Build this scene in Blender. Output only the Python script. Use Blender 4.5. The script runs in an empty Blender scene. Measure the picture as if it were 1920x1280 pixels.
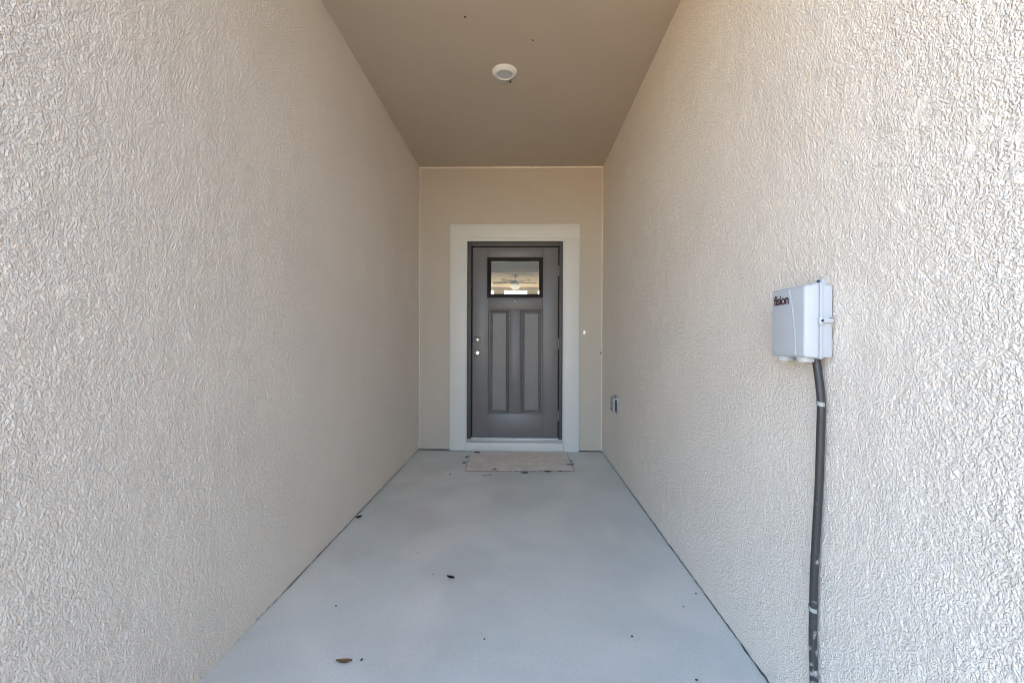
import bpy, bmesh, math, random
import numpy as np
from mathutils import Vector, Matrix

random.seed(7)
sc = bpy.context.scene
COL = sc.collection

# ------------------------------------------------------------------ camera
CAM_Z = 1.14
cam_d = bpy.data.cameras.new('camera')
cam_d.sensor_width = 36.0
cam_d.lens = 15.0
cam_d.clip_start = 0.02
cam_d.clip_end = 1500
cam = bpy.data.objects.new('camera', cam_d)
COL.objects.link(cam)
R = Matrix(((0.999738, -0.022493, -0.004172), (0.0225, 0.999745, 0.001718), (0.004133, -0.001812, 0.99999)))
M4 = Matrix.Identity(4)
for i in range(3):
    M4[i][0] = R[i][0]; M4[i][1] = R[i][2]; M4[i][2] = -R[i][1]
M4[2][3] = CAM_Z
cam.matrix_world = M4
sc.camera = cam

# ------------------------------------------------------------------ world, sun, exposure
SUN_EL, SUN_ROT = math.radians(48), math.radians(35)
world = bpy.data.worlds.new('World'); sc.world = world; world.use_nodes = True
wn = world.node_tree.nodes; wl = world.node_tree.links
wn.clear()
sky = wn.new('ShaderNodeTexSky'); sky.sky_type = 'NISHITA'; sky.sun_disc = False
sky.sun_elevation = SUN_EL; sky.sun_rotation = SUN_ROT
sky.dust_density = 1.4; sky.ozone_density = 0.9; sky.air_density = 1.0
bg = wn.new('ShaderNodeBackground'); bg.inputs['Strength'].default_value = 0.13
wo = wn.new('ShaderNodeOutputWorld')
wl.new(sky.outputs[0], bg.inputs[0]); wl.new(bg.outputs[0], wo.inputs[0])
sd = bpy.data.lights.new('sun', 'SUN'); sd.energy = 4.0; sd.angle = math.radians(0.5); sd.color = (1.0, 0.95, 0.87)
so = bpy.data.objects.new('sun', sd); COL.objects.link(so)
to_sun = Vector((math.sin(SUN_ROT) * math.cos(SUN_EL), math.cos(SUN_ROT) * math.cos(SUN_EL), math.sin(SUN_EL)))
so.rotation_euler = to_sun.to_track_quat('Z', 'Y').to_euler()
so.location = (0, 0, 30)
vs = sc.view_settings
vs.view_transform = 'Standard'; vs.look = 'None'; vs.gamma = 1.0; vs.use_curve_mapping = False
vs.exposure = 3.37
sc.cycles.max_bounces = 10; sc.cycles.diffuse_bounces = 7; sc.cycles.transparent_max_bounces = 8
sc.cycles.sample_clamp_indirect = 8.0
sc.cycles.denoising_prefilter = 'ACCURATE'
sc.cycles.filter_width = 1.1

# ------------------------------------------------------------------ measures (metres)
XL, XR, ZC, D = -1.0691, 0.8325, 2.9372, 4.4165
Y_LEFT_END, Y_RIGHT_END, Y_CEIL_END = 0.35, -2.6, 0.2

# ------------------------------------------------------------------ materials
def mat(name, col, rough=0.7, metal=0.0, spec=0.5, var=0.0, vscale=3.0, bump=0.0, bscale=200.0, detail=4.0, col2=None, extra=None):
    m = bpy.data.materials.new(name); m.use_nodes = True
    nt = m.node_tree; n = nt.nodes; l = nt.links
    b = n['Principled BSDF']
    b.inputs['Base Color'].default_value = (*col, 1)
    b.inputs['Roughness'].default_value = rough
    b.inputs['Metallic'].default_value = metal
    b.inputs['Specular IOR Level'].default_value = spec
    tc = n.new('ShaderNodeTexCoord')
    if var > 0 or col2:
        nz = n.new('ShaderNodeTexNoise'); nz.inputs['Scale'].default_value = vscale
        nz.inputs['Detail'].default_value = detail; nz.inputs['Roughness'].default_value = 0.6
        l.new(tc.outputs['Object'], nz.inputs['Vector'])
        mr = n.new('ShaderNodeMapRange'); mr.inputs['From Min'].default_value = 0.3; mr.inputs['From Max'].default_value = 0.7
        l.new(nz.outputs['Fac'], mr.inputs['Value'])
        mx = n.new('ShaderNodeMix'); mx.data_type = 'RGBA'
        c2 = col2 if col2 else tuple(c * (1 + var) for c in col)
        c1 = col if col2 else tuple(c * (1 - var) for c in col)
        mx.inputs['A'].default_value = (*c1, 1); mx.inputs['B'].default_value = (*c2, 1)
        l.new(mr.outputs[0], mx.inputs['Factor'])
        l.new(mx.outputs['Result'], b.inputs['Base Color'])
    if bump > 0:
        nb = n.new('ShaderNodeTexNoise'); nb.inputs['Scale'].default_value = bscale; nb.inputs['Detail'].default_value = 3
        l.new(tc.outputs['Object'], nb.inputs['Vector'])
        bp = n.new('ShaderNodeBump'); bp.inputs['Strength'].default_value = 1.0; bp.inputs['Distance'].default_value = bump
        l.new(nb.outputs['Fac'], bp.inputs['Height']); l.new(bp.outputs[0], b.inputs['Normal'])
    if extra: extra(nt, b, tc)
    return m

def floor_extra(nt, b, tc):
    n, l = nt.nodes, nt.links
    src = b.inputs['Base Color'].links[0].from_socket
    # small scattered dirt specks
    vo = n.new('ShaderNodeTexVoronoi'); vo.inputs['Scale'].default_value = 9.0
    l.new(tc.outputs['Object'], vo.inputs['Vector'])
    wn_ = n.new('ShaderNodeMath'); wn_.operation = 'LESS_THAN'; wn_.inputs[1].default_value = 0.035
    l.new(vo.outputs['Distance'], wn_.inputs[0])
    sp = n.new('ShaderNodeSeparateColor'); l.new(vo.outputs['Color'], sp.inputs[0])
    g = n.new('ShaderNodeMath'); g.operation = 'GREATER_THAN'; g.inputs[1].default_value = 0.6; l.new(sp.outputs[0], g.inputs[0])
    mu = n.new('ShaderNodeMath'); mu.operation = 'MULTIPLY'; l.new(wn_.outputs[0], mu.inputs[0]); l.new(g.outputs[0], mu.inputs[1])
    mu2 = n.new('ShaderNodeMath'); mu2.operation = 'MULTIPLY'; mu2.inputs[1].default_value = 0.35; l.new(mu.outputs[0], mu2.inputs[0])
    mx = n.new('ShaderNodeMix'); mx.data_type = 'RGBA'; mx.inputs['B'].default_value = (0.10, 0.09, 0.08, 1)
    l.new(src, mx.inputs['A']); l.new(mu2.outputs[0], mx.inputs['Factor'])
    # faint trowel smudges
    nz = n.new('ShaderNodeTexNoise'); nz.inputs['Scale'].default_value = 1.1; nz.inputs['Detail'].default_value = 6; nz.inputs['Distortion'].default_value = 1.2
    l.new(tc.outputs['Object'], nz.inputs['Vector'])
    mr = n.new('ShaderNodeMapRange'); mr.inputs['From Min'].default_value = 0.5; mr.inputs['From Max'].default_value = 0.75
    mr.inputs['To Max'].default_value = 0.7; l.new(nz.outputs['Fac'], mr.inputs['Value'])
    m2 = n.new('ShaderNodeMix'); m2.data_type = 'RGBA'; m2.inputs['B'].default_value = (0.55, 0.53, 0.50, 1)
    l.new(mx.outputs['Result'], m2.inputs['A']); l.new(mr.outputs[0], m2.inputs['Factor'])
    # pale cement dust left in irregular cloudy patches
    nd = n.new('ShaderNodeTexNoise'); nd.inputs['Scale'].default_value = 1.7; nd.inputs['Detail'].default_value = 7; nd.inputs['Distortion'].default_value = 0.9
    l.new(tc.outputs['Object'], nd.inputs['Vector'])
    md = n.new('ShaderNodeMapRange'); md.interpolation_type = 'SMOOTHSTEP'; md.inputs['From Min'].default_value = 0.42; md.inputs['From Max'].default_value = 0.72
    md.inputs['To Max'].default_value = 0.6; l.new(nd.outputs['Fac'], md.inputs['Value'])
    m4 = n.new('ShaderNodeMix'); m4.data_type = 'RGBA'; m4.inputs['B'].default_value = (0.74, 0.735, 0.70, 1)
    l.new(m2.outputs['Result'], m4.inputs['A']); l.new(md.outputs[0], m4.inputs['Factor']); m2 = m4
    # fine grit
    ng = n.new('ShaderNodeTexNoise'); ng.inputs['Scale'].default_value = 120; ng.inputs['Detail'].default_value = 2
    l.new(tc.outputs['Object'], ng.inputs['Vector'])
    mg = n.new('ShaderNodeMapRange'); mg.inputs['From Min'].default_value = 0.3; mg.inputs['From Max'].default_value = 0.7
    mg.inputs['To Min'].default_value = 0.93; mg.inputs['To Max'].default_value = 1.05; l.new(ng.outputs['Fac'], mg.inputs['Value'])
    m3 = n.new('ShaderNodeVectorMath'); m3.operation = 'SCALE'
    l.new(m2.outputs['Result'], m3.inputs[0]); l.new(mg.outputs[0], m3.inputs['Scale'])
    l.new(m3.outputs[0], b.inputs['Base Color'])
    rr = n.new('ShaderNodeMapRange'); rr.inputs['To Min'].default_value = 0.42; rr.inputs['To Max'].default_value = 0.62
    l.new(nz.outputs['Fac'], rr.inputs['Value']); l.new(rr.outputs[0], b.inputs['Roughness'])

def conduit_extra(nt, b, tc):
    n, l = nt.nodes, nt.links
    nz = n.new('ShaderNodeTexNoise'); nz.inputs['Scale'].default_value = 55; nz.inputs['Detail'].default_value = 5
    l.new(tc.outputs['Object'], nz.inputs['Vector'])
    sx = n.new('ShaderNodeSeparateXYZ'); l.new(tc.outputs['Object'], sx.inputs[0])
    # scuffs and cement smears gather on the lower run
    lo = n.new('ShaderNodeMapRange'); lo.inputs['From Min'].default_value = 0.62; lo.inputs['From Max'].default_value = 0.25
    lo.inputs['To Min'].default_value = 0.0; lo.inputs['To Max'].default_value = 0.17; l.new(sx.outputs['Z'], lo.inputs['Value'])
    ad = n.new('ShaderNodeMath'); ad.operation = 'ADD'; l.new(nz.outputs['Fac'], ad.inputs[0]); l.new(lo.outputs[0], ad.inputs[1])
    mr = n.new('ShaderNodeMapRange'); mr.inputs['From Min'].default_value = 0.68; mr.inputs['From Max'].default_value = 0.80; mr.inputs['To Max'].default_value = 0.8
    l.new(ad.outputs[0], mr.inputs['Value'])
    mx = n.new('ShaderNodeMix'); mx.data_type = 'RGBA'; mx.inputs['A'].default_value = (0.035, 0.035, 0.037, 1); mx.inputs['B'].default_value = (0.42, 0.41, 0.40, 1)
    l.new(mr.outputs[0], mx.inputs['Factor']); l.new(mx.outputs['Result'], b.inputs['Base Color'])

def stucco_extra(nt, b, tc):
    n, l = nt.nodes, nt.links
    def noise(scale, det, dist, rough=0.55):
        k = n.new('ShaderNodeTexNoise'); k.inputs['Scale'].default_value = scale; k.inputs['Detail'].default_value = det
        k.inputs['Distortion'].default_value = dist; k.inputs['Roughness'].default_value = rough
        l.new(tc.outputs['Object'], k.inputs['Vector']); return k
    def ramp(sock, a, c, smooth=True):
        k = n.new('ShaderNodeMapRange'); k.interpolation_type = 'SMOOTHSTEP' if smooth else 'LINEAR'
        k.inputs['From Min'].default_value = a; k.inputs['From Max'].default_value = c; l.new(sock, k.inputs['Value']); return k.outputs[0]
    def math_(op, a, c):
        k = n.new('ShaderNodeMath'); k.operation = op
        for i, v in enumerate((a, c)):
            if isinstance(v, (int, float)): k.inputs[i].default_value = v
            else: l.new(v, k.inputs[i])
        return k.outputs[0]
    crumbs = ramp(noise(164, 1.5, 0.25).outputs['Fac'], 0.28, 0.72)     # thrown crumbs, tops flattened
    crease = math_('ABSOLUTE', math_('SUBTRACT', noise(124, 1.5, 0.3, 0.5).outputs['Fac'], 0.5), 0.0)
    crease = ramp(crease, 0.0, 0.13)                                    # sharp crevices between crumbs
    fine = noise(380, 0.0, 0.0).outputs['Fac']
    # smooth trowelled spots, gathered in one area high on the right wall
    sx = n.new('ShaderNodeSeparateXYZ'); l.new(tc.outputs['Object'], sx.inputs[0])
    zone = math_('MULTIPLY', math_('MULTIPLY', ramp(sx.outputs['X'], 0.1, 0.2), ramp(sx.outputs['Y'], 1.22, 0.95)), math_('MULTIPLY', ramp(sx.outputs['Z'], 1.25, 1.42), ramp(sx.outputs['Z'], 1.95, 1.6)))
    few = math_('MULTIPLY', ramp(sx.outputs['X'], -0.1, -0.2), math_('MULTIPLY', ramp(sx.outputs['Z'], 1.0, 1.15), ramp(sx.outputs['Z'], 1.6, 1.4)))
    spot = math_('ADD', noise(17, 1.5, 0.0).outputs['Fac'], math_('ADD', math_('MULTIPLY', zone, 0.10), math_('MULTIPLY', few, 0.045)))
    flat = math_('MULTIPLY', ramp(spot, 0.74, 0.76), 0.6)
    h = math_('ADD', math_('ADD', math_('MULTIPLY', crumbs, 0.5), math_('MULTIPLY', fine, 0.08)), math_('MULTIPLY', crease, 0.42))
    keep = math_('SUBTRACT', 1.0, flat)
    h = math_('ADD', math_('MULTIPLY', h, keep), math_('MULTIPLY', flat, 0.72))
    bp = n.new('ShaderNodeBump'); bp.inputs['Strength'].default_value = 1.0; bp.inputs['Distance'].default_value = STUCCO_RELIEF
    l.new(h, bp.inputs['Height']); l.new(bp.outputs[0], b.inputs['Normal'])
STUCCO_RELIEF = 0.0044
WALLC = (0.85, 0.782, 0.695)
def scaled(c, k): return tuple(min(0.95, x * k) for x in c)
M = {
    'stucco': mat('stucco', WALLC, 0.46, spec=0.55, var=0.035, vscale=2.2, extra=stucco_extra),
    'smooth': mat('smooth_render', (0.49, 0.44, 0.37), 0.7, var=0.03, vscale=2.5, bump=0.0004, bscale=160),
    'ceiling': mat('ceiling_paint', (0.50, 0.43, 0.34), 0.8, var=0.03, vscale=1.6, bump=0.0006, bscale=120),
    'bead': mat('halo_bead', (0.82, 0.76, 0.65), 0.6, var=0.05, vscale=20),  # paler than the wall, for the bright halo line at its edges
    'floor': mat('concrete_floor', (0.590, 0.622, 0.598), 0.5, var=0.085, vscale=1.4, bump=0.0004, bscale=300, extra=floor_extra),
    'trim': mat('trim_paint', (0.635, 0.63, 0.60), 0.5, var=0.02, vscale=4, bump=0.0002, bscale=90),
    'door': mat('door_paint', (0.142, 0.136, 0.136), 0.40, var=0.05, vscale=6, bump=0.0003, bscale=70),
    'jamb': mat('jamb_paint', (0.062, 0.062, 0.062), 0.55, var=0.06, vscale=8),
    'black': mat('black_rubber', (0.015, 0.015, 0.015), 0.7, var=0.1, vscale=30),
    'lite': mat('lite_frame', (0.016, 0.016, 0.014), 0.6, spec=0.25, var=0.1, vscale=20),
    'nickel': mat('satin_nickel', (0.72, 0.70, 0.67), 0.28, metal=1.0, var=0.04, vscale=40),
    'alu': mat('mill_aluminium', (0.42, 0.42, 0.42), 0.5, metal=0.3, var=0.08, vscale=25),
    'mat': mat('door_mat_fibre', (0.84, 0.775, 0.71), 0.95, spec=0.1, col2=(0.64, 0.585, 0.54), vscale=9, detail=8, bump=0.004, bscale=260),
    'edge_shadow': mat('mat_edge_shadow', (0.22, 0.20, 0.185), 0.9, var=0.35, vscale=25),  # dark colour standing in for the shadow line round the mat
    'hinge': mat('hinge_metal', (0.26, 0.26, 0.26), 0.45, metal=0.4, var=0.1, vscale=40),
    'white': mat('white_plastic', (0.80, 0.80, 0.79), 0.38, var=0.015, vscale=12),
    'lens': mat('lens_plastic', (0.55, 0.55, 0.56), 0.5, var=0.02, vscale=30),
    'box': mat('grey_white_plastic', (0.45, 0.48, 0.515), 0.42, var=0.02, vscale=15, bump=0.0001, bscale=600),
    'ink': mat('maroon_ink', (0.035, 0.008, 0.014), 0.5, var=0.1, vscale=80),
    'hole': mat('dark_recess', (0.03, 0.03, 0.035), 0.8, var=0.1, vscale=80),
    'conduit': mat('black_conduit', (0.035, 0.035, 0.037), 0.45, bump=0.0006, bscale=180, extra=conduit_extra),
    'clamp': mat('galvanised_clamp', (0.33, 0.35, 0.34), 0.5, metal=0.1, var=0.08, vscale=60),
    'outlet': mat('grey_cover', (0.30, 0.30, 0.31), 0.4, var=0.04, vscale=40),
    'leaf_brown': mat('dry_leaf_brown', (0.22, 0.11, 0.04), 0.7, col2=(0.09, 0.05, 0.025), vscale=70),
    'leaf_dark': mat('dry_leaf_dark', (0.030, 0.026, 0.022), 0.85, spec=0.15, col2=(0.012, 0.011, 0.01), vscale=80),
    'dirt': mat('dirt_crumb', (0.05, 0.045, 0.04), 0.9, var=0.3, vscale=200),
    'ground': mat('sandy_ground', (0.50, 0.335, 0.165), 0.95, spec=0.1, col2=(0.36, 0.245, 0.125), vscale=0.6, bump=0.03, bscale=30),  # unseen; orange soil colour chosen to bounce warm light into the passage
    'drive': mat('driveway_concrete', (0.58, 0.415, 0.24), 0.85, var=0.08, vscale=0.7, bump=0.002, bscale=60),  # unseen paving, tinted tan for its warm bounce on walls and ceiling
    'room': mat('interior_paint', (0.78, 0.74, 0.68), 0.8, var=0.02, vscale=1),
    'roomc': mat('interior_ceiling', (0.50, 0.475, 0.44), 0.85, var=0.02, vscale=1),
    'foyer': mat('foyer_ceiling', (0.46, 0.44, 0.35), 0.85, var=0.02, vscale=1),
    'roomf': mat('interior_floor', (0.40, 0.34, 0.28), 0.5, var=0.12, vscale=3),
    'fan': mat('fan_blade', (0.10, 0.075, 0.05), 0.5, var=0.2, vscale=9),
    'shingle': mat('roof_shingle', (0.16, 0.14, 0.12), 0.9, var=0.2, vscale=12),
}
# glass: clear pane that mirrors a little by Fresnel
def glass_mat():
    m = bpy.data.materials.new('window_glass'); m.use_nodes = True
    n, l = m.node_tree.nodes, m.node_tree.links; n.clear()
    out = n.new('ShaderNodeOutputMaterial'); tr = n.new('ShaderNodeBsdfTransparent'); tr.inputs[0].default_value = (0.88, 0.89, 0.84, 1)
    gl = n.new('ShaderNodeBsdfGlossy'); gl.inputs['Roughness'].default_value = 0.01
    fr = n.new('ShaderNodeFresnel'); fr.inputs['IOR'].default_value = 1.22
    tc = n.new('ShaderNodeTexCoord'); nz = n.new('ShaderNodeTexNoise'); nz.inputs['Scale'].default_value = 6
    l.new(tc.outputs['Object'], nz.inputs['Vector'])
    bp = n.new('ShaderNodeBump'); bp.inputs['Distance'].default_value = 0.002; bp.inputs['Strength'].default_value = 0.6
    l.new(nz.outputs['Fac'], bp.inputs['Height']); l.new(bp.outputs[0], gl.inputs['Normal'])
    mx = n.new('ShaderNodeMixShader'); l.new(fr.outputs[0], mx.inputs[0]); l.new(tr.outputs[0], mx.inputs[1]); l.new(gl.outputs[0], mx.inputs[2])
    l.new(mx.outputs[0], out.inputs[0]); return m
M['glass'] = glass_mat()
def emit_mat(name, col, s):
    m = bpy.data.materials.new(name); m.use_nodes = True
    b = m.node_tree.nodes['Principled BSDF']; b.inputs['Base Color'].default_value = (0.8, 0.8, 0.8, 1)
    b.inputs['Emission Color'].default_value = (*col, 1); b.inputs['Emission Strength'].default_value = s
    return m
M['bulb'] = emit_mat('lit_bowl', (1.0, 0.95, 0.85), 0.07)
M['led'] = emit_mat('lit_button', (1.0, 0.97, 0.9), 0.09)

# ------------------------------------------------------------------ mesh helpers
class MB:
    def __init__(s): s.v = []; s.f = []
    def add(s, v, f):
        o = len(s.v); s.v += [tuple(p) for p in v]; s.f += [tuple(i + o for i in q) for q in f]; return s
    def box(s, x0, x1, y0, y1, z0, z1):
        return s.add([(x0, y0, z0), (x1, y0, z0), (x1, y1, z0), (x0, y1, z0), (x0, y0, z1), (x1, y0, z1), (x1, y1, z1), (x0, y1, z1)],
                     [(3, 2, 1, 0), (4, 5, 6, 7), (0, 1, 5, 4), (1, 2, 6, 5), (2, 3, 7, 6), (3, 0, 4, 7)])
    def lathe(s, prof, origin, axis=(0, 0, 1), n=32, cap0=True, cap1=True):
        a = Vector(axis).normalized(); u = a.orthogonal().normalized(); w = a.cross(u); o = Vector(origin)
        vs_, fs = [], []
        for r, h in prof:
            for k in range(n):
                t = 2 * math.pi * k / n
                vs_.append(o + a * h + (u * math.cos(t) + w * math.sin(t)) * r)
        for i in range(len(prof) - 1):
            for k in range(n):
                fs.append((i * n + k, i * n + (k + 1) % n, (i + 1) * n + (k + 1) % n, (i + 1) * n + k))
        if cap0: fs.append(tuple(range(n - 1, -1, -1)))
        if cap1: fs.append(tuple((len(prof) - 1) * n + k for k in range(n)))
        return s.add(vs_, fs)
    def tube(s, pts, rad, n=14, cap=True):
        pts = [Vector(p) for p in pts]; N = len(pts)
        rads = rad if isinstance(rad, (list, tuple)) else [rad] * N
        up = None; vs_, fs = [], []
        for i, p in enumerate(pts):
            t = (pts[min(i + 1, N - 1)] - pts[max(i - 1, 0)]).normalized()
            if up is None: up = t.orthogonal().normalized()
            up = (up - t * up.dot(t)).normalized(); w = t.cross(up)
            for k in range(n):
                a = 2 * math.pi * k / n
                vs_.append(p + (up * math.cos(a) + w * math.sin(a)) * rads[i])
        for i in range(N - 1):
            for k in range(n):
                fs.append((i * n + k, i * n + (k + 1) % n, (i + 1) * n + (k + 1) % n, (i + 1) * n + k))
        if cap: fs += [tuple(range(n - 1, -1, -1)), tuple((N - 1) * n + k for k in range(n))]
        return s.add(vs_, fs)
    def rings(s, x0, x1, z0, z1, prof, fill=True):
        # nested rectangles facing -y: prof = [(inset, y), ...]
        vs_, fs = [], []
        for d, y in prof:
            vs_ += [(x0 + d, y, z0 + d), (x1 - d, y, z0 + d), (x1 - d, y, z1 - d), (x0 + d, y, z1 - d)]
        for i in range(len(prof) - 1):
            for k in range(4):
                fs.append((i * 4 + k, i * 4 + (k + 1) % 4, (i + 1) * 4 + (k + 1) % 4, (i + 1) * 4 + k))
        if fill:
            j = (len(prof) - 1) * 4; fs.append((j, j + 1, j + 2, j + 3))
        return s.add(vs_, fs)
    def build(s, name, m, parent=None, bevel=0.0, seg=2, smooth=False, angle=35):
        me = bpy.data.meshes.new(name); me.from_pydata([tuple(v) for v in s.v], [], s.f); me.validate(); me.update()
        bm = bmesh.new(); bm.from_mesh(me); bmesh.ops.recalc_face_normals(bm, faces=bm.faces)
        if bevel > 0:
            es = [e for e in bm.edges if len(e.link_faces) == 2 and e.calc_face_angle(0) > 0.5]
            bmesh.ops.bevel(bm, geom=es, offset=bevel, segments=seg, profile=0.5, affect='EDGES', clamp_overlap=True)
            smooth = True
        if smooth:
            for f in bm.faces: f.smooth = True
            for e in bm.edges:
                if len(e.link_faces) == 2 and e.calc_face_angle(0) > math.radians(angle): e.smooth = False
        bm.to_mesh(me); bm.free()
        me.materials.append(M[m] if isinstance(m, str) else m)
        o = bpy.data.objects.new(name, me); COL.objects.link(o)
        if parent is not None:
            o.parent = parent
            o.matrix_parent_inverse = Matrix.Translation(-Vector(parent.location))
        return o
def tag(o, label=None, cat=None, group=None, kind=None):
    if label: o['label'] = label
    if cat: o['category'] = cat
    if group: o['group'] = group
    if kind: o['kind'] = kind
    return o
def empty(name, loc, label, cat, group=None):
    e = bpy.data.objects.new(name, None); COL.objects.link(e); e.location = loc; e.empty_display_size = 0.1
    return tag(e, label, cat, group)
def box(*a): return MB().box(*a)

# ------------------------------------------------------------------ noise fields for the hand-thrown stucco
def band_noise(shape, res, lo, hi, seed):
    """gaussian noise with wavelengths between lo and hi metres, unit deviation"""
    rng = np.random.default_rng(seed)
    F = np.fft.rfft2(rng.standard_normal(shape))
    ky = np.fft.fftfreq(shape[0], res)[:, None]; kx = np.fft.rfftfreq(shape[1], res)[None, :]
    k = np.sqrt(kx * kx + ky * ky) + 1e-9; lam = 1 / k
    w = np.exp(-((np.log(lam) - 0.5 * (math.log(lo) + math.log(hi))) / (0.5 * math.log(hi / lo) + 0.12)) ** 2)
    a = np.fft.irfft2(F * w, s=shape); return a / a.std()
def stucco_height(shape, res, seed):
    a = band_noise(shape, res, 0.008, 0.016, seed)
    b = band_noise(shape, res, 0.020, 0.045, seed + 1)
    c = band_noise(shape, res, 0.10, 0.30, seed + 2)
    rid = 1.0 - np.abs(a + 0.35 * b) * 0.9                   # crinkled ridges of the thrown coat
    h = 0.50 * a + 0.40 * rid + 0.5 * b
    h = np.tanh(h * 0.9)                                       # tops knocked down by the trowel
    p = band_noise(shape, res, 0.05, 0.11, seed + 3) + 0.8 * band_noise(shape, res, 0.3, 0.6, seed + 4)
    m = np.clip((p - 4.2) * 5, 0, 1)                          # a few spots trowelled flat
    h = h * (1 - m) + 0.55 * m
    return h, c
def stucco_wall(name, x_face, sign, y_near, y_far, seed, amp, thick, label):
    """wall plane at x_face whose textured side looks towards -sign*x; ends in a closed box"""
    res = 0.0025
    L = y_far - y_near
    shape = (int((ZC + 0.1) / res), int((L + 0.1) / res))
    h, c = stucco_height(shape, res, seed)
    ys = [y_near]; y = y_near
    while y < y_far:
        if y < 0.62: st = 0.02
        elif y < 1.5: st = 0.0042
        elif y < 2.6: st = 0.0060
        else: st = 0.0090
        y += st; ys.append(min(y, y_far))
    ys = np.array(ys); zs = np.linspace(0, ZC, int(ZC / 0.0052))
    iy = np.clip(((ys - y_near) / res), 0, shape[1] - 2); iz = np.clip(zs / res, 0, shape[0] - 2)
    i0 = iy.astype(int); fy = iy - i0; j0 = iz.astype(int); fz = (iz - j0)[:, None]
    def samp(A):
        r0 = A[j0][:, i0] * (1 - fy) + A[j0][:, i0 + 1] * fy
        r1 = A[j0 + 1][:, i0] * (1 - fy) + A[j0 + 1][:, i0 + 1] * fy
        return r0 * (1 - fz) + r1 * fz
    H = samp(h) * amp + samp(c) * 0.0006
    X = x_face - sign * H
    Y = np.broadcast_to(ys, X.shape); Z = np.repeat(zs[:, None], len(ys), axis=1).copy()
    edge = band_noise((4, len(ys) + 8), 0.01, 0.05, 0.4, seed + 9)[1][:len(ys)]
    Z[0] = np.clip(0.0055 + 0.003 * edge - (0.006 * np.clip((1.9 - ys) / 0.3, 0, 1) if sign < 0 else 0), -0.002, 0.012)       # broken lower edge above the slab
    nr, nc = X.shape
    V = np.stack([X, Y, Z], -1).reshape(-1, 3)
    idx = np.arange(nr * nc).reshape(nr, nc)
    q = np.stack([idx[:-1, :-1], idx[:-1, 1:], idx[1:, 1:], idx[1:, :-1]], -1).reshape(-1, 4)
    if sign > 0: q = q[:, ::-1]
    xb0 = x_face + sign * 0.035; xb = x_face + sign * thick
    a0, a1 = min(xb0, xb), max(xb0, xb)
    bv = np.array([(a0, y_near, -0.05), (a1, y_near, -0.05), (a1, y_far, -0.05), (a0, y_far, -0.05), (a0, y_near, ZC), (a1, y_near, ZC), (a1, y_far, ZC), (a0, y_far, ZC)])
    bq = np.array([(3, 2, 1, 0), (4, 5, 6, 7), (0, 1, 5, 4), (1, 2, 6, 5), (2, 3, 7, 6), (3, 0, 4, 7)]) + len(V)
    # close the near end between skin and core
    ev = np.array([(xb0, y_near, 0.0), (xb0, y_near, ZC)]); eo = len(V) + 8
    eq = np.array([[idx[0, 0], idx[-1, 0], eo + 1, eo]])
    V = np.concatenate([V, bv, ev]); Q = np.concatenate([q, bq, eq])
    me = bpy.data.meshes.new(name)
    me.vertices.add(len(V)); me.vertices.foreach_set('co', V.astype(np.float32).ravel())
    me.loops.add(Q.size); me.loops.foreach_set('vertex_index', Q.astype(np.int32).ravel())
    me.polygons.add(len(Q)); me.polygons.foreach_set('loop_start', np.arange(0, Q.size, 4, dtype=np.int32))
    sm = np.ones(len(Q), dtype=bool); sm[len(q):] = False
    me.polygons.foreach_set('use_smooth', sm)
    me.update(calc_edges=True); me.validate()
    me.materials.append(M['stucco'])
    o = bpy.data.objects.new(name, me); COL.objects.link(o)
    return tag(o, label, 'wall')

# ------------------------------------------------------------------ setting: ground
tag(MB().add([(-600, -600, -0.12), (600, -600, -0.12), (600, 600, -0.12), (-600, 600, -0.12)], [(0, 1, 2, 3)]).build('ground', 'ground'), kind='structure')
tag(box(-4.5, 7.5, -14, 0.05, -0.2, -0.06).build('driveway', 'drive'), kind='structure')

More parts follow.
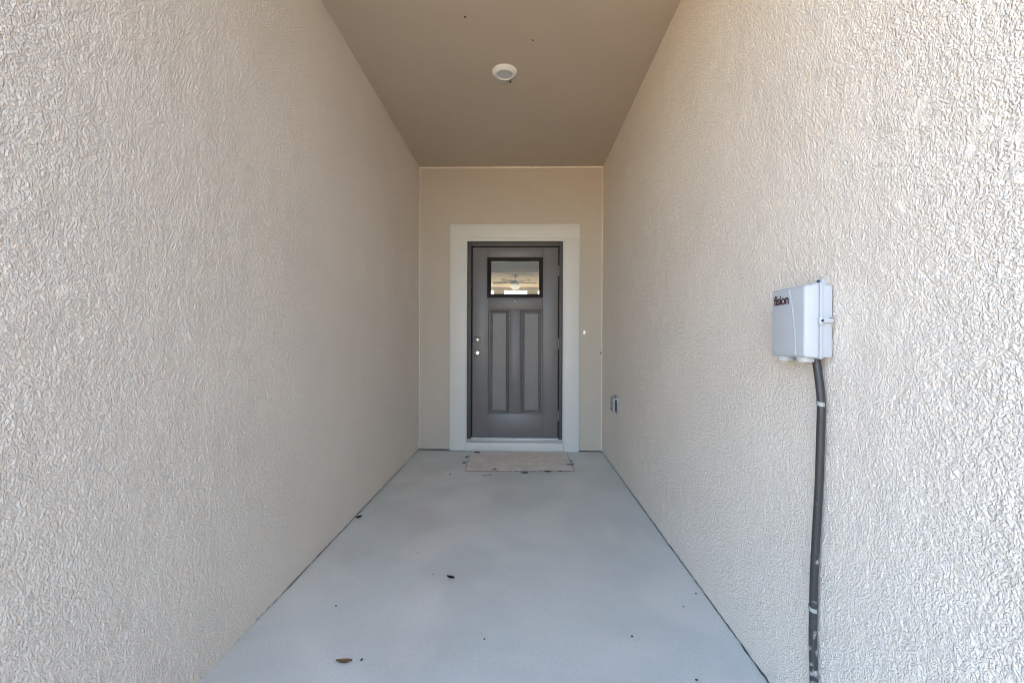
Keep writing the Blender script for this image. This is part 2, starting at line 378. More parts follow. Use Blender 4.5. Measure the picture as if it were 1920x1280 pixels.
# porch slab: a gently uneven trowelled sheet
def porch_slab():
    # trowelled top whose broken edges stop a few millimetres short of the walls
    nx, ny = 60, 420; y0, y1 = 0.05, D - 0.003
    dz0 = band_noise((141, nx + 1), 0.032, 0.5, 1.4, 3); dz = np.array([dz0[min(140, int(j * 140 / ny))] * (1 - (j * 140 / ny) % 1) + dz0[min(140, int(j * 140 / ny) + 1)] * ((j * 140 / ny) % 1) for j in range(ny + 1)])
    e = band_noise((8, ny + 1), 0.0105, 0.03, 0.35, 21); eb = band_noise((4, nx + 1), 0.032, 0.08, 0.4, 23)[1]
    V = []
    for j in range(ny + 1):
        y = y0 + (y1 - y0) * j / ny
        gl = 0.0001 + 0.0020 * e[1, j] - 0.008 * min(1, max(0, (1.95 - y) / 0.25)) - 0.001 * max(0, y - 3)
        gr = -0.0004 + 0.0024 * e[5, j] + 0.0025 * max(0, 1.9 - y)
        xa, xb = XL + 0.003 + max(-0.012, gl), XR - 0.003 - max(-0.006, gr)
        for i in range(nx + 1):
            yy = y - (max(0, 0.004 * eb[i]) if j == ny else 0)
            V.append((xa + (xb - xa) * i / nx, yy, 0.0005 * dz[j, i]))
    F = [(j * (nx + 1) + i, j * (nx + 1) + i + 1, (j + 1) * (nx + 1) + i + 1, (j + 1) * (nx + 1) + i) for j in range(ny) for i in range(nx)]
    mb = MB().add(V, F)
    # slab edges going down into the joint
    L = [V[j * (nx + 1)] for j in range(ny + 1)]; Rr = [V[j * (nx + 1) + nx] for j in range(ny + 1)]
    for E_ in (L, Rr):
        n_ = len(E_); mb.add(E_ + [(p[0], p[1], -0.022) for p in E_], [(k, k + 1, n_ + k + 1, n_ + k) for k in range(n_ - 1)])
    B = V[-(nx + 1):]; mb.add(B + [(p[0], p[1], -0.022) for p in B], [(k, k + 1, nx + 1 + k + 1, nx + 1 + k) for k in range(nx)])
    mb.add([(XL, y0, 0.0), (XR, y0, 0.0), (XR, y0, -0.06), (XL, y0, -0.06)], [(0, 1, 2, 3)])
    mb.box(XL - 0.05, XR + 0.05, y0, D + 0.12, -0.2, -0.0225)
    o = mb.build('porch_floor', 'floor', smooth=True); return tag(o, kind='structure')
porch_slab()

# ------------------------------------------------------------------ walls and ceiling
stucco_wall('stucco_wall', XL, -1, Y_LEFT_END, D + 0.15, 11, 0.0016, 0.25, 'beige rough stucco side wall on the left, without any fixtures')
stucco_wall('stucco_wall', XR, 1, Y_RIGHT_END, D + 0.15, 41, 0.0016, 0.25, 'beige rough stucco side wall on the right, carrying the grey utility box')

# entry wall with door opening
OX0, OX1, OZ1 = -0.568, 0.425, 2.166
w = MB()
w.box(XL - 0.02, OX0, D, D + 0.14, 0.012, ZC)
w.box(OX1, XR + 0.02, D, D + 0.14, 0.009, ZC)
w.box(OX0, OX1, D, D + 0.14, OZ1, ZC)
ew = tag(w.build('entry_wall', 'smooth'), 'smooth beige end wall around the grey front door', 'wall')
def bead(p0, p1, n=60, r=0.0075, seed=0):  # pale strips painting in a bright sharpening halo along the wall edges
    rnd = random.Random(seed); pts = []; rr = []
    for i in range(n + 1):
        t = i / n; p = Vector(p0).lerp(Vector(p1), t) + Vector((rnd.uniform(-1, 1), 0, rnd.uniform(-1, 1))) * 0.0008
        pts.append(p); rr.append(r * rnd.uniform(0.8, 1.15))
    return MB().tube(pts, rr, n=8).build('halo_bead', 'bead', ew, smooth=True)
bead((XL + 0.002, D - 0.001, ZC - 0.006), (XR - 0.004, D - 0.001, ZC - 0.006), seed=1)
bead((XL + 0.006, D - 0.001, 0.01), (XL + 0.006, D - 0.001, ZC - 0.01), r=0.0035, seed=2)
bead((XR - 0.006, D - 0.001, 0.01), (XR - 0.006, D - 0.001, ZC - 0.01), r=0.0035, seed=3)

tag(box(XL - 0.25, XR + 0.25, Y_CEIL_END, D + 0.14, ZC, ZC + 0.12).build('porch_ceiling', 'ceiling'),
    'flat tan painted porch ceiling holding the round light', 'ceiling')

# rest of the house, out of view: facade left of the entry, garage side, and a roof added to block the sun
hs = empty('house', (-4, 2, 0), 'rest of the beige house around the entry passage, with an unseen shingle roof added to block the sun', 'house')
box(-7.0, XL - 0.25, Y_LEFT_END + 0.05, Y_LEFT_END + 0.3, -0.05, ZC).build('wall', 'smooth', hs)
box(XR + 0.25, 6.8, Y_RIGHT_END, Y_RIGHT_END + 0.25, -0.05, ZC).build('wall', 'smooth', hs)
rf = MB()  # unseen roof, added to keep sun off the passage and shade the ground
def hip(x0, x1, y0, y1, z0, h, inset):
    rf.add([(x0, y0, z0), (x1, y0, z0), (x1, y1, z0), (x0, y1, z0), (x0 + inset, (y0 + y1) / 2, z0 + h), (x1 - inset, (y0 + y1) / 2, z0 + h)],
           [(3, 2, 1, 0), (0, 1, 5, 4), (1, 2, 5), (2, 3, 4, 5), (3, 0, 4)])
hip(-7.4, 7.2, Y_CEIL_END, 16.4, ZC + 0.25, 2.4, 6.0)
hip(XR, 7.2, Y_RIGHT_END - 0.4, 4.5, ZC + 0.20, 1.3, 3.0)
rf.build('roof', 'shingle', hs)

# ------------------------------------------------------------------ interior seen through the door lite
ROOM = empty('living_room', (0, 9, 0), 'bright living room seen through the small door window', 'room')
IY0, IYM, IY1, FZ = D + 0.14, 10.0, 15.4, 0.1
HX = 1.05
r = MB()
box(-HX - 0.1, -HX, IY0, IYM, FZ, 2.74).build('wall', 'room', ROOM)
box(HX, HX + 0.1, IY0, IYM, FZ, 2.74).build('wall', 'room', ROOM)
box(-HX - 0.1, HX + 0.1, IY0, IYM - 0.001, 2.74, 2.84).build('ceiling', 'foyer', ROOM)
GX = 3.4; GZ = 3.06
box(-GX - 0.1, GX + 0.1, IYM, IY1 + 0.1, GZ, GZ + 0.1).build('ceiling', 'roomc', ROOM)
box(-GX, -HX, IYM, IYM + 0.1, FZ, GZ).build('wall', 'room', ROOM)
box(HX, GX, IYM, IYM + 0.1, FZ, GZ).build('wall', 'room', ROOM)
box(-HX, HX, IYM, IYM + 0.1, 2.74, GZ).build('header', 'room', ROOM)
box(-GX - 0.1, -GX, IYM, IY1, FZ, GZ).build('wall', 'room', ROOM)
box(GX, GX + 0.1, IYM, IY1, FZ, GZ).build('wall', 'room', ROOM)
box(-GX - 0.1, GX + 0.1, IY0, IY1 + 0.1, FZ - 0.1, FZ).build('floor', 'roomf', ROOM)
# far wall with tall windows
wins = [(-1.75, -0.98), (-0.66, 0.22), (0.55, 1.35)]
fw = MB(); x = -GX
for a, b in wins:
    fw.box(x, a, IY1, IY1 + 0.1, FZ, GZ); fw.box(a, b, IY1, IY1 + 0.1, 2.99, GZ); fw.box(a, b, IY1, IY1 + 0.1, FZ, 0.45); x = b
fw.box(x, GX, IY1, IY1 + 0.1, FZ, GZ)
fw.build('wall', 'room', ROOM)
for a, b in wins:
    m_ = MB(); t = 0.035
    m_.box(a, a + t, IY1 + 0.02, IY1 + 0.08, 0.45, 2.99); m_.box(b - t, b, IY1 + 0.02, IY1 + 0.08, 0.45, 2.99)
    m_.box(a + t, b - t, IY1 + 0.02, IY1 + 0.08, 2.95, 2.99); m_.box(a + t, b - t, IY1 + 0.02, IY1 + 0.08, 1.7, 1.74); m_.box(a + t, b - t, IY1 + 0.02, IY1 + 0.08, 0.45, 0.49)
    m_.build('window', 'trim', ROOM)
# ceiling fan
FX, FY = -0.20, 12.6
fan = empty('ceiling_fan', (FX, FY, GZ), 'ceiling fan with lit bowl behind the door window', 'fan')
MB().lathe([(0.07, 0), (0.07, -0.03), (0.03, -0.06), (0.015, -0.07), (0.015, -0.14), (0.05, -0.15), (0.11, -0.17), (0.12, -0.25), (0.09, -0.28)], (FX, FY, GZ), n=24).build('motor', 'white', fan, smooth=True)
MB().lathe([(0.13, -0.285), (0.135, -0.30), (0.12, -0.36), (0.08, -0.40), (0.02, -0.42)], (FX, FY, GZ), n=24).build('light_bowl', 'bulb', fan, smooth=True)
for k in range(5):
    a = math.radians(20 + 72 * k); ca, sa = math.cos(a), math.sin(a)
    vs_ = []
    for dz in (0.0, 0.008):
        for (r0, wd, tl) in ((0.14, 0.05, 0.0), (0.25, 0.065, 0.0), (0.62, 0.075, 0.0), (0.68, 0.05, 0)):
            for s in (-1, 1):
                vs_.append((FX + ca * r0 - sa * wd * s, FY + sa * r0 + ca * wd * s, GZ - 0.20 + dz + 0.018 * s))
    fs = []
    for i in range(3):
        o_ = i * 2; fs += [(o_, o_ + 1, o_ + 3, o_ + 2), (8 + o_, 8 + o_ + 2, 8 + o_ + 3, 8 + o_ + 1), (o_, o_ + 2, 8 + o_ + 2, 8 + o_), (o_ + 1, 8 + o_ + 1, 8 + o_ + 3, o_ + 3)]
    fs += [(0, 8, 9, 1), (6, 7, 15, 14)]
    MB().add(vs_, fs).build('blade', 'fan', fan)

# ------------------------------------------------------------------ door frame
fr = empty('door_frame', (-0.07, D, 0), 'wide off-white casing and dark jamb framing the front door', 'door frame')
CX0, CX1, CZ = -0.742, 0.593, 2.341
IX0, IX1, IZ = -0.578, 0.435, 2.196
box(CX0, IX0, D - 0.022, D - 0.001, 0.004, IZ).build('casing_board', 'trim', fr, bevel=0.002)
box(IX1, CX1, D - 0.022, D - 0.001, -0.001, IZ).build('casing_board', 'trim', fr, bevel=0.002)
box(CX0, CX1, D - 0.0225, D - 0.001, IZ + 0.0002, CZ).build('casing_board', 'trim', fr, bevel=0.0008)
# light inner edge strip between casing and jamb
box(IX0 + 0.0005, -0.5665, D - 0.012, D + 0.05, 0.0, 2.178).build('jamb_edge', 'trim', fr)
box(0.4235, IX1 - 0.0005, D - 0.012, D + 0.05, 0.0, 2.178).build('jamb_edge', 'trim', fr)
box(IX0 + 0.0005, IX1 - 0.0005, D - 0.0125, D + 0.05, 2.1665, IZ).build('jamb_edge', 'trim', fr)
box(-0.566, -0.523, D - 0.008, D + 0.12, 0.125, 2.166).build('jamb', 'jamb', fr, bevel=0.003)
box(0.386, 0.423, D - 0.008, D + 0.12, 0.125, 2.166).build('jamb', 'jamb', fr, bevel=0.003)
box(-0.522, 0.385, D - 0.008, D + 0.12, 2.114, 2.166).build('jamb', 'jamb', fr, bevel=0.003)
box(-0.5225, -0.500, D + 0.048, D + 0.075, 0.13, 2.113).build('weatherstrip', 'black', fr)
box(0.366, 0.3855, D + 0.048, D + 0.075, 0.13, 2.113).build('weatherstrip', 'black', fr)
box(-0.499, 0.365, D + 0.048, D + 0.075, 2.085, 2.113).build('weatherstrip', 'black', fr)
box(-0.568, 0.425, D - 0.016, D + 0.13, 0.092, 0.121).build('threshold', 'alu', fr, bevel=0.004)
box(-0.522, 0.385, D - 0.004, D + 0.10, 0.1212, 0.131).build('threshold_lip', 'white', fr, bevel=0.002)
box(-0.5745, 0.4315, D - 0.028, D + 0.02, 0.0015, 0.0905).build('riser_board', 'trim', fr, bevel=0.002)

# ------------------------------------------------------------------ front door
dr = empty('front_door', (-0.067, D, 0.135), 'grey panelled front door with a small window near its top', 'door')
SX0, SX1, SZ0, SZ1 = -0.509, 0.3745, 0.136, 2.104
GX0, GX1, GZ0, GZ1 = -0.3184, 0.1777, 1.6183, 1.9656
core = MB()
core.box(SX0 + .001, GX0 - 0.004, D + 0.030, D + 0.046, SZ0 + .001, SZ1 - .001)
core.box(GX1 + 0.004, SX1 - .001, D + 0.030, D + 0.046, SZ0 + .001, SZ1 - .001)
core.box(GX0 - 0.004, GX1 + 0.004, D + 0.030, D + 0.046, SZ0 + .001, GZ0 - 0.004)
core.box(GX0 - 0.004, GX1 + 0.004, D + 0.030, D + 0.046, GZ1 + 0.004, SZ1 - .001)
core.build('door_core', 'door', dr)
P1, P2 = (-0.344, -0.1185), (-0.0124, 0.2155)
PZ0, PZ1 = 0.385, 1.4630
def plank(name, x0, x1, z0, z1): return box(x0, x1, D, D + 0.0295, z0, z1).build(name, 'door', dr, bevel=0.0012)
plank('stile', SX0, -0.3448, SZ0, SZ1); plank('stile', 0.2163, SX1, SZ0, SZ1)
plank('rail', -0.3440, 0.2155, 2.000, SZ1); plank('rail', -0.3440, 0.2155, 1.4638, 1.588); plank('rail', -0.3440, 0.2155, SZ0, 0.3842)
plank('mullion', -0.1178, -0.0131, 0.3850, 1.4630)
for a, b in (P1, P2):
    MB().rings(a, b, PZ0, PZ1, [(0, D + 0.0005), (0.0, D + 0.001), (0.003, D + 0.024), (0.012, D + 0.025), (0.018, D + 0.008), (0.024, D + 0.006), (0.029, D + 0.022), (0.035, D + 0.023), (0.041, D + 0.006), (0.046, D + 0.005)]).build('panel', 'door', dr)
wf = MB().rings(-0.359, 0.218, 1.585, 2.002, [(0, D + 0.004), (0, D - 0.008), (0.003, D - 0.012), (0.012, D - 0.0125), (0.016, D - 0.006), (0.022, D - 0.0065), (0.026, D - 0.010), (0.032, D - 0.009), (0.0395, D + 0.010), (0.0395, D + 0.03)], fill=False).build('window_frame', 'lite', dr)
gp = box(-0.3185, 0.1775, D + 0.014, D + 0.018, 1.6255, 1.9615).build('window_pane', 'glass', dr)
# hardware
MB().lathe([(0.031, 0), (0.031, 0.006), (0.026, 0.012), (0.018, 0.016), (0.017, 0.024), (0.014, 0.026)], (-0.4563, D - 0.0003, 1.1471), (0, -1, 0)).build('deadbolt', 'nickel', dr, smooth=True)
box(-0.4578, -0.4548, D - 0.0278, D - 0.0265, 1.141, 1.153).build('keyway', 'hole', dr)
MB().lathe([(0.033, 0), (0.033, 0.004), (0.028, 0.009), (0.014, 0.014), (0.012, 0.030), (0.020, 0.036), (0.027, 0.046), (0.027, 0.056), (0.021, 0.064), (0.010, 0.067)], (-0.453, D - 0.0003, 1.0116), (0, -1, 0)).build('knob', 'nickel', dr, smooth=True)
MB().lathe([(0.011, 0), (0.011, 0.003), (0.007, 0.005), (0.006, 0.003)], (-0.0735, D - 0.0003, 1.5489), (0, -1, 0), n=20).build('door_viewer', 'outlet', dr, smooth=True)
for z in (1.862, 1.113, 0.372):
    h = MB()
    for k in range(5):
        h.lathe([(0.0072, 0.001), (0.0072, 0.0195)], (0.3805, D - 0.008, z - 0.05 + 0.02 * k), n=12)
    h.lathe([(0.005, -0.004), (0.005, 0.104)], (0.3805, D - 0.008, z - 0.05), n=10)
    h.build('hinge', 'hinge', dr, smooth=True)

# ------------------------------------------------------------------ door bell
db = empty('doorbell_button', (0.6458, D, 1.2286), 'small white doorbell button on the wall right of the door', 'doorbell')
MB().lathe([(0.014, 0), (0.014, 0.006), (0.011, 0.010)], (0, 0, 0), (0, -1, 0), n=20).build('plate', 'white', db, smooth=True)
for c in db.children:
    c.matrix_parent_inverse = Matrix.Identity(4); c.scale = (1, 1, 1.9)
bt = MB().lathe([(0.0085, 0.0101), (0.0085, 0.013), (0.005, 0.015)], (0, 0, 0), (0, -1, 0), n=16).build('button', 'led', db, smooth=True)
bt.matrix_parent_inverse = Matrix.Identity(4)

# ------------------------------------------------------------------ ceiling light
LX, LY = -0.1215, 2.855
lt = empty('recessed_light', (LX, LY, ZC), 'round white disc light on the porch ceiling, switched off', 'ceiling light')
MB().lathe([(0.083, 0), (0.083, -0.004), (0.080, -0.007), (0.062, -0.021), (0.058, -0.023), (0.054, -0.022), (0.053, -0.014)], (LX, LY, ZC - 0.0005), n=56, cap1=False).build('trim_ring', 'white', lt, smooth=True)
MB().lathe([(0.0528, -0.010), (0.0528, -0.0165), (0.035, -0.0185), (0.012, -0.0192)], (LX, LY, ZC), n=48).build('lens', 'lens', lt, smooth=True)

# ------------------------------------------------------------------ utility box on the right wall
BY0, BY1, BZ0, BZ1 = 1.147, 1.309, 1.0955, 1.297
ub = empty('utility_box', (XR, (BY0 + BY1) / 2, BZ0), 'pale grey plastic utility box lettered fision on the right wall', 'utility box')
box(XR - 0.034, XR - 0.0055, BY0 + 0.006, BY1 - 0.006, BZ0 + 0.003, BZ1 - 0.005).build('base', 'box', ub, bevel=0.004, seg=3)
box(XR - 0.0425, XR - 0.0343, BY0 + 0.001, BY1 - 0.001, BZ0 - 0.001, BZ1 - 0.001).build('flange', 'box', ub, bevel=0.002)
cv = MB(); p0, p1 = XR - 0.0428, XR - 0.0785
A = [(p0, BY0, BZ0), (p0, BY1, BZ0), (p0, BY1, BZ1), (p0, BY0, BZ1)]
B_ = [(p1, BY0 + 0.009, BZ0 + 0.004), (p1, BY1 - 0.003, BZ0 + 0.004), (p1, BY1 - 0.003, BZ1 - 0.006), (p1, BY0 + 0.009, BZ1 - 0.006)]
cv.add(A + B_, [(0, 1, 2, 3), (7, 6, 5, 4), (0, 4, 5, 1), (1, 5, 6, 2), (2, 6, 7, 3), (3, 7, 4, 0)])
cover = cv.build('cover', 'box', ub, bevel=0.007, seg=4)
# curved raised seam on the cover
pts = []
for i in range(25):
    t = i / 24; z = BZ1 - 0.010 - t * (BZ1 - BZ0 - 0.018)
    y = 1.222 - 0.030 * math.sin(t * math.pi * 0.5) ** 0.8
    pts.append((p1 - 0.0002, y, z))
MB().tube(pts, 0.0011, n=6).build('seam', 'box', ub, smooth=True)
# side latch
lk = MB().box(XR - 0.047, XR - 0.010, BY0 - 0.005, BY0 + 0.007, 1.191, 1.207)
lk.lathe([(0.006, 0), (0.006, 0.022)], (XR - 0.044, BY0 - 0.004, 1.186), (0, 0, 1), n=14)
lk.build('latch', 'box', ub, bevel=0.0015)
MB().lathe([(0.0035, 0), (0.0035, 0.0012)], (XR - 0.044, BY0 - 0.0101, 1.196), (0, -1, 0), n=12).build('latch_pin', 'hole', ub)
box(XR - 0.024, XR - 0.012, BY0 - 0.0062, BY0 - 0.0052, 1.203, 1.2045).build('latch_slot', 'hole', ub)
# top mounting tab and its screw
tb = MB().box(XR - 0.010, XR + 0.001, 1.188, 1.214, BZ1 - 0.006, BZ1 + 0.016)
tb.box(XR - 0.030, XR - 0.010, 1.190, 1.212, BZ1 - 0.006, BZ1 + 0.006)
tb.build('mounting_tab', 'box', ub, bevel=0.002)
MB().lathe([(0.0042, 0), (0.0042, 0.002), (0.002, 0.003)], (XR - 0.0101, 1.201, BZ1 + 0.0105), (-1, 0, 0), n=14).build('screw', 'hole', ub)
# cable entry collars under the cover
for y in (1.283, 1.196):
    MB().lathe([(0.0215, 0.004), (0.0215, -0.006), (0.0195, -0.0105), (0.013, -0.0105)], (XR - 0.049, y, BZ0), n=28).build('cable_collar', 'box', ub, smooth=True)
box(XR - 0.045, XR - 0.028, 1.232, 1.250, BZ0 - 0.009, BZ0 - 0.0012).build('bottom_clip', 'outlet', ub, bevel=0.001)
# lettering
tcv = bpy.data.curves.new('lettering', 'FONT'); tcv.body = 'fision'; tcv.size = 0.0385; tcv.extrude = 0.0003; tcv.offset = 0.0009; tcv.space_character = 0.93
to = bpy.data.objects.new('tmp_text', tcv); COL.objects.link(to)
dg = bpy.context.evaluated_depsgraph_get()
tm = bpy.data.meshes.new_from_object(to.evaluated_get(dg)); bpy.data.objects.remove(to)
xs = [v.co.x for v in tm.vertices]; tw = max(xs) - min(xs); x0 = min(xs)
for v in tm.vertices:
    lx = (v.co.x - x0) * (0.0700 / tw); lz = v.co.y; d = v.co.z
    v.co = (p1 - 0.0004 - d, 1.2925 - lx, 1.2475 + lz)
tm.materials.clear(); tm.materials.append(M['ink'])
lo = bpy.data.objects.new('lettering', tm); COL.objects.link(lo); lo.parent = ub; lo.matrix_parent_inverse = Matrix.Translation(-ub.location)

# ------------------------------------------------------------------ conduit and its clamps
cp = [(XR - 0.020, 1.197, 1.098), (XR - 0.018, 1.1935, 1.070), (XR - 0.017, 1.185, 1.020), (XR - 0.016, 1.1805, 0.974), (XR - 0.016, 1.1812, 0.913), (XR - 0.017, 1.1865, 0.741), (XR - 0.018, 1.2000, 0.527),
      (XR - 0.016, 1.2070, 0.399), (XR - 0.017, 1.2068, 0.316), (XR - 0.018, 1.2005, 0.202), (XR - 0.018, 1.196, 0.10), (XR - 0.018, 1.195, 0.0)]
def catmull(P, k=8):
    P = [Vector(p) for p in P]; out = []
    for i in range(len(P) - 1):
        a, b, c, d = P[max(i - 1, 0)], P[i], P[i + 1], P[min(i + 2, len(P) - 1)]
        for j in range(k):
            t = j / k
            out.append(0.5 * ((2 * b) + (c - a) * t + (2 * a - 5 * b + 4 * c - d) * t * t + (3 * b - a - 3 * c + d) * t ** 3))
    return out + [P[-1]]
cpath = catmull(cp)
tag(MB().tube(cpath, 0.0102, n=20).build('cable_conduit', 'conduit', smooth=True), 'black plastic conduit running down the wall below the utility box', 'conduit')
def clamp(z, y, label):
    m_ = MB(); n = 16; wz = 0.0055; xc = XR - 0.016
    for (ra, rb) in ((0.0106, 0.0121),):
        vs_, fs = [], []
        for i in range(n + 1):
            a = math.radians(-100 + 200 * i / n)
            for rr_ in (ra, rb):
                for zz in (-wz, wz):
                    vs_.append((xc - math.cos(a) * rr_, y + math.sin(a) * rr_, z + zz + 0.003 * math.sin(a)))
        for i in range(n):
            o_ = i * 4; q_ = o_ + 4
            fs += [(o_, o_ + 1, q_ + 1, q_), (o_ + 2, q_ + 2, q_ + 3, o_ + 3), (o_, q_, q_ + 2, o_ + 2), (o_ + 1, o_ + 3, q_ + 3, q_ + 1)]
        fs += [(0, 2, 3, 1), (n * 4, n * 4 + 1, n * 4 + 3, n * 4 + 2)]
        m_.add(vs_, fs)
    root = empty('conduit_clamp', (XR, y, z), label, 'clamp', 'clamps holding the conduit')
    m_.build('strap', 'clamp', root, smooth=True)
    box(XR - 0.005, XR + 0.001, y + 0.0095, y + 0.027, z - wz + 0.002, z + wz + 0.002).build('tab', 'clamp', root, bevel=0.001)
    MB().lathe([(0.004, 0), (0.004, 0.0015), (0.002, 0.0025)], (XR - 0.005, y + 0.019, z + 0.002), (-1, 0, 0), n=12).build('screw', 'nickel', root, smooth=True)
clamp(0.974, 1.1805, 'light grey strap clamp on the conduit just below the utility box')
clamp(0.399, 1.2070, 'light grey strap clamp low on the scuffed part of the conduit')

# ------------------------------------------------------------------ weatherproof outlet on the right wall
ot = empty('outlet_cover', (XR, 3.74, 0.51), 'small grey weatherproof outlet cover low on the right wall', 'outlet')
box(XR - 0.012, XR + 0.002, 3.672, 3.803, 0.512, 0.665).build('back_plate', 'outlet', ot, bevel=0.004)
lid = MB(); q0, q1 = XR - 0.0125, XR - 0.046
A = [(q0, 3.680, 0.520), (q0, 3.796, 0.520), (q0, 3.796, 0.656), (q0, 3.680, 0.656)]
B_ = [(q1, 3.692, 0.530), (q1, 3.786, 0.530), (q1, 3.786, 0.646), (q1, 3.692, 0.646)]
lid.add(A + B_, [(0, 1, 2, 3), (7, 6, 5, 4), (0, 4, 5, 1), (1, 5, 6, 2), (2, 6, 7, 3), (3, 7, 4, 0)])
lid.build('lid', 'outlet', ot, bevel=0.006, seg=3)
box(XR - 0.030, XR - 0.016, 3.668, 3.679, 0.54, 0.636).build('hinge', 'hole', ot, bevel=0.002)
box(XR - 0.049, XR - 0.0465, 3.71, 3.768, 0.545, 0.552).build('latch', 'hole', ot)

# ------------------------------------------------------------------ door mat
def door_mat():
    nx, ny = 70, 46; FL, FR, BR, BL = Vector((-0.487, 3.700)), Vector((0.467, 3.742)), Vector((0.458, 4.378)), Vector((-0.512, 4.368))
    nz = band_noise((ny + 1, nx + 1), 0.014, 0.06, 0.25, 77); V, F = [], []; rnd = random.Random(5)
    def pt(i, j):
        u, v = i / nx, j / ny
        p = FL.lerp(FR, u).lerp(BL.lerp(BR, u), v)
        if i in (0, nx): p = p + Vector((rnd.uniform(-.004, .004), 0))
        if j in (0, ny): p = p + Vector((0, rnd.uniform(-.003, .003)))
        return p
    for j in range(ny + 1):
        for i in range(nx + 1):
            p = pt(i, j); e = min(i, nx - i, (j), (ny - j)); z = 0.0085 + 0.0007 * nz[j, i] - (0.003 if e == 0 else 0)
            V.append((p.x, p.y, z))
    N = nx + 1
    F = [(j * N + i, j * N + i + 1, (j + 1) * N + i + 1, (j + 1) * N + i) for j in range(ny) for i in range(nx)]
    per = [i for i in range(N)] + [j * N + nx for j in range(1, ny + 1)] + [ny * N + i for i in range(nx - 1, -1, -1)] + [j * N for j in range(ny - 1, 0, -1)]
    o_ = len(V); V += [(V[k][0], V[k][1], 0.0022) for k in per]
    P = len(per)
    F += [(per[k], o_ + k, o_ + (k + 1) % P, per[(k + 1) % P]) for k in range(P)]
    o = MB().add(V, F).build('door_mat', 'mat', smooth=True, angle=50)
    for seq in (per[:N], per[N - 1:N + ny], [per[0]] + per[:-ny:-1]):
        MB().tube([(V[k][0], V[k][1], 0.0045 + rnd.uniform(-.001, .001)) for k in seq], [0.0023 * rnd.uniform(0.5, 1.4) for k in seq], n=6).build('edge_shadow', 'edge_shadow', o, smooth=True)  # thin dark strips that paint the shadow along three mat edges
    return tag(o, 'thin worn beige door mat in front of the door', 'door mat')
door_mat()

# ------------------------------------------------------------------ leaves and dirt on the floor
def leaf(x, y, L, Wd, rot, m, label, name='dry_leaf', cat='leaf', z=0.0012, curl=0.25):
    L *= 1.25; Wd *= 1.3
    n = 8; V, F = [], []; rnd = random.Random(int(x * 1000) + int(y * 777))
    for layer in (0, 1):
        for i in range(n + 1):
            t = i / n; wv = Wd * math.sin(math.pi * min(max(t, 0.03), 0.97)) ** 0.8 * rnd.uniform(0.85, 1.1)
            for s in (-1, 0, 1):
                zz = curl * Wd * (s * s) * 0.8 + 0.08 * L * (2 * t - 1) ** 2 + (0.0008 if layer else 0)
                V.append(((t - 0.5) * L, s * wv * 0.5, zz))
    K = 3 * (n + 1)
    for i in range(n):
        for s in (0, 1):
            a = i * 3 + s
            F.append((a, a + 3, a + 4, a + 1)); F.append((K + a, K + a + 1, K + a + 4, K + a + 3))
        for s in (0, 2):
            a = i * 3 + s; F.append((a, a + 3, K + a + 3, K + a))
    F += [(0, 1, K + 1, K), (1, 2, K + 2, K + 1), (n * 3, n * 3 + 1, K + n * 3 + 1, K + n * 3), (n * 3 + 1, n * 3 + 2, K + n * 3 + 2, K + n * 3 + 1)]
    o = MB().add(V, F).build(name, m, smooth=True)
    o.location = (x, y, z); o.rotation_euler = (0, 0, rot)
    return tag(o, label, cat)
leaf(-0.6239, 1.4949, 0.046, 0.016, 0.05, 'leaf_brown', 'pointed brown dry leaf on the floor nearest the camera')
leaf(-0.336, 2.0407, 0.034, 0.016, -0.4, 'leaf_dark', 'small dark curled leaf in the middle of the concrete floor')
leaf(-1.040, 2.7159, 0.034, 0.022, 0.9, 'leaf_dark', 'dark leaf scrap against the foot of the left wall')
G = 'leaf scraps round the door mat'
for (x, y, L, Wd, a, z, lb) in [
    (0.030, 3.672, 0.052, 0.020, 0.1, 0.001, 'dark leaf scrap on the floor at the middle of the mat front edge'),
    (-0.2349, 3.735, 0.046, 0.014, 0.9, 0.009, 'dark leaf scrap lying across the mat front edge, left part'),
    (0.2325, 3.712, 0.050, 0.020, -0.2, 0.002, 'dark leaf scrap at the mat front edge, right part'),
    (0.345, 3.728, 0.026, 0.014, 0.2, 0.003, 'smallest dark leaf scrap at the mat front edge, near the right corner'),
    (0.448, 3.900, 0.056, 0.016, 0.1, 0.010, 'dark leaf scrap on the right end of the mat'),
    (-0.445, 4.290, 0.044, 0.022, 0.0, 0.010, 'dark leaf scrap on the mat by the left casing'),
    (-0.5259, 3.9555, 0.030, 0.018, 0.3, 0.001, 'dark leaf scrap on the floor beside the left mat edge, the nearer one'),
    (-0.5300, 4.1556, 0.030, 0.020, 0.8, 0.001, 'dark leaf scrap on the floor beside the left mat edge, the farther one'),
    (0.4780, 4.060, 0.026, 0.014, -0.9, 0.001, 'dark leaf scrap on the floor beside the right mat edge')]:
    tag(leaf(x, y, L, Wd, a, 'leaf_dark', lb, 'leaf_scrap', 'leaf', z), group=G)
leaf(-0.2918, 3.588, 0.07, 0.006, 0.15, 'dirt', 'thin dry grass blade on the floor before the mat', 'grass_blade', 'grass')
crumb_me = None
def crumb(x, y, s, label, z=0.0):
    rnd = random.Random(int(x * 991 + y * 313)); bm = bmesh.new(); bmesh.ops.create_icosphere(bm, subdivisions=1, radius=1)
    for v in bm.verts: v.co *= rnd.uniform(0.7, 1.15); v.co.z *= 0.6
    me = bpy.data.meshes.new('dirt_crumb'); bm.to_mesh(me); bm.free(); me.materials.append(M['dirt'])
    o = bpy.data.objects.new('dirt_crumb', me); COL.objects.link(o); o.location = (x, y, z + s * 0.5); o.scale = (s, s, s)
    return tag(o, label, 'dirt', 'dirt crumbs on the porch')
crumb(-0.5655, 1.5066, 0.0055, 'tiny dark dirt crumb just right of the brown leaf')
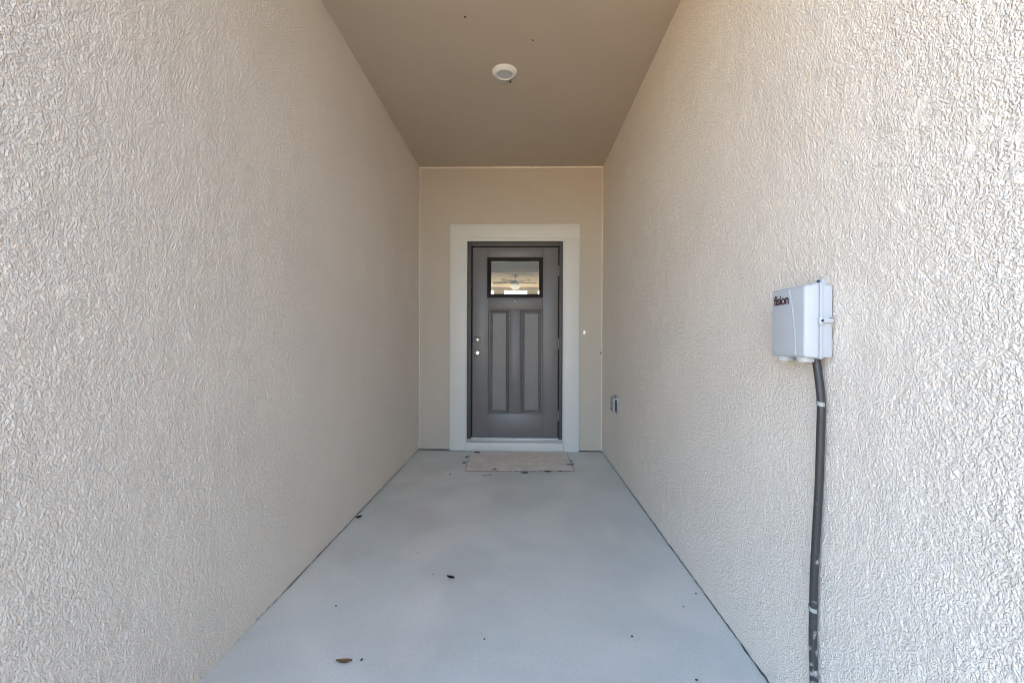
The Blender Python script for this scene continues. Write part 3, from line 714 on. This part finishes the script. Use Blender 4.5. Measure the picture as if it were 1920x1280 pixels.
crumb(-0.7904, 1.809, 0.005, 'tiny dark dirt crumb on the left side of the floor')
crumb(-0.552, 2.2708, 0.0045, 'tiny dark dirt crumb far behind the brown leaf, toward the door')
crumb(-0.4262, 2.0661, 0.004, 'tiny dark dirt crumb left of the dark curled leaf')
crumb(0.7926, 1.9443, 0.0045, 'tiny dark dirt crumb close to the foot of the right wall')
crumb(0.6994, 1.8487, 0.004, 'tiny dark dirt crumb second nearest the right wall')
crumb(0.431, 1.6557, 0.005, 'tiny dark dirt crumb on the right half of the floor')
crumb(0.5934, 1.4478, 0.005, 'tiny dark dirt crumb at the bottom right of the floor')
crumb(-0.1378, 1.6248, 0.004, 'tiny dark dirt crumb near the middle of the floor')
crumb(-0.6039, 3.6198, 0.008, 'dark dirt crumb left of the mat front corner')

# insects resting on ceiling and wall
def bug(loc, s, label, nrm):
    m_ = MB(); q = Vector(nrm).to_track_quat('Z', 'Y')
    root = empty('insect', loc, label, 'insect', 'dark insects on the ceiling and wall')
    body = MB().lathe([(0.15, -1.0), (0.42, -0.7), (0.5, -0.2), (0.4, 0.25), (0.3, 0.35), (0.36, 0.55), (0.3, 0.85), (0.1, 1.0)], (0, 0, 0.55), (1, 0, 0), n=10).build('body', 'leaf_dark', root, smooth=True)
    lg = MB()
    for sx in (-0.3, 0.1, 0.45):
        for sy in (-1, 1): lg.tube([(sx, sy * 0.3, 0.55), (sx + 0.1, sy * 0.8, 0.75), (sx + 0.15, sy * 1.1, 0.02)], 0.06, n=5)
    legs = lg.build('legs', 'leaf_dark', root)
    for c in (body, legs): c.matrix_parent_inverse = Matrix.Identity(4)
    root.scale = (s, s, s); root.rotation_euler = (q @ Matrix.Rotation(0.6, 3, 'Z').to_quaternion()).to_euler()
bug((-0.3212, 2.3646, ZC), 0.0065, 'tiny dark insect on the ceiling, left of the round light', (0, 0, -1))
bug((0.0594, 2.5558, ZC), 0.0055, 'tiny dark insect on the ceiling, right of the round light', (0, 0, -1))
bug((-0.0851, 2.962, ZC), 0.008, 'tiny dark insect on the ceiling touching the round light', (0, 0, -1))
bug((0.816, D, 1.0205), 0.010, 'tiny dark insect on the end wall by the right corner', (0, -1, 0))
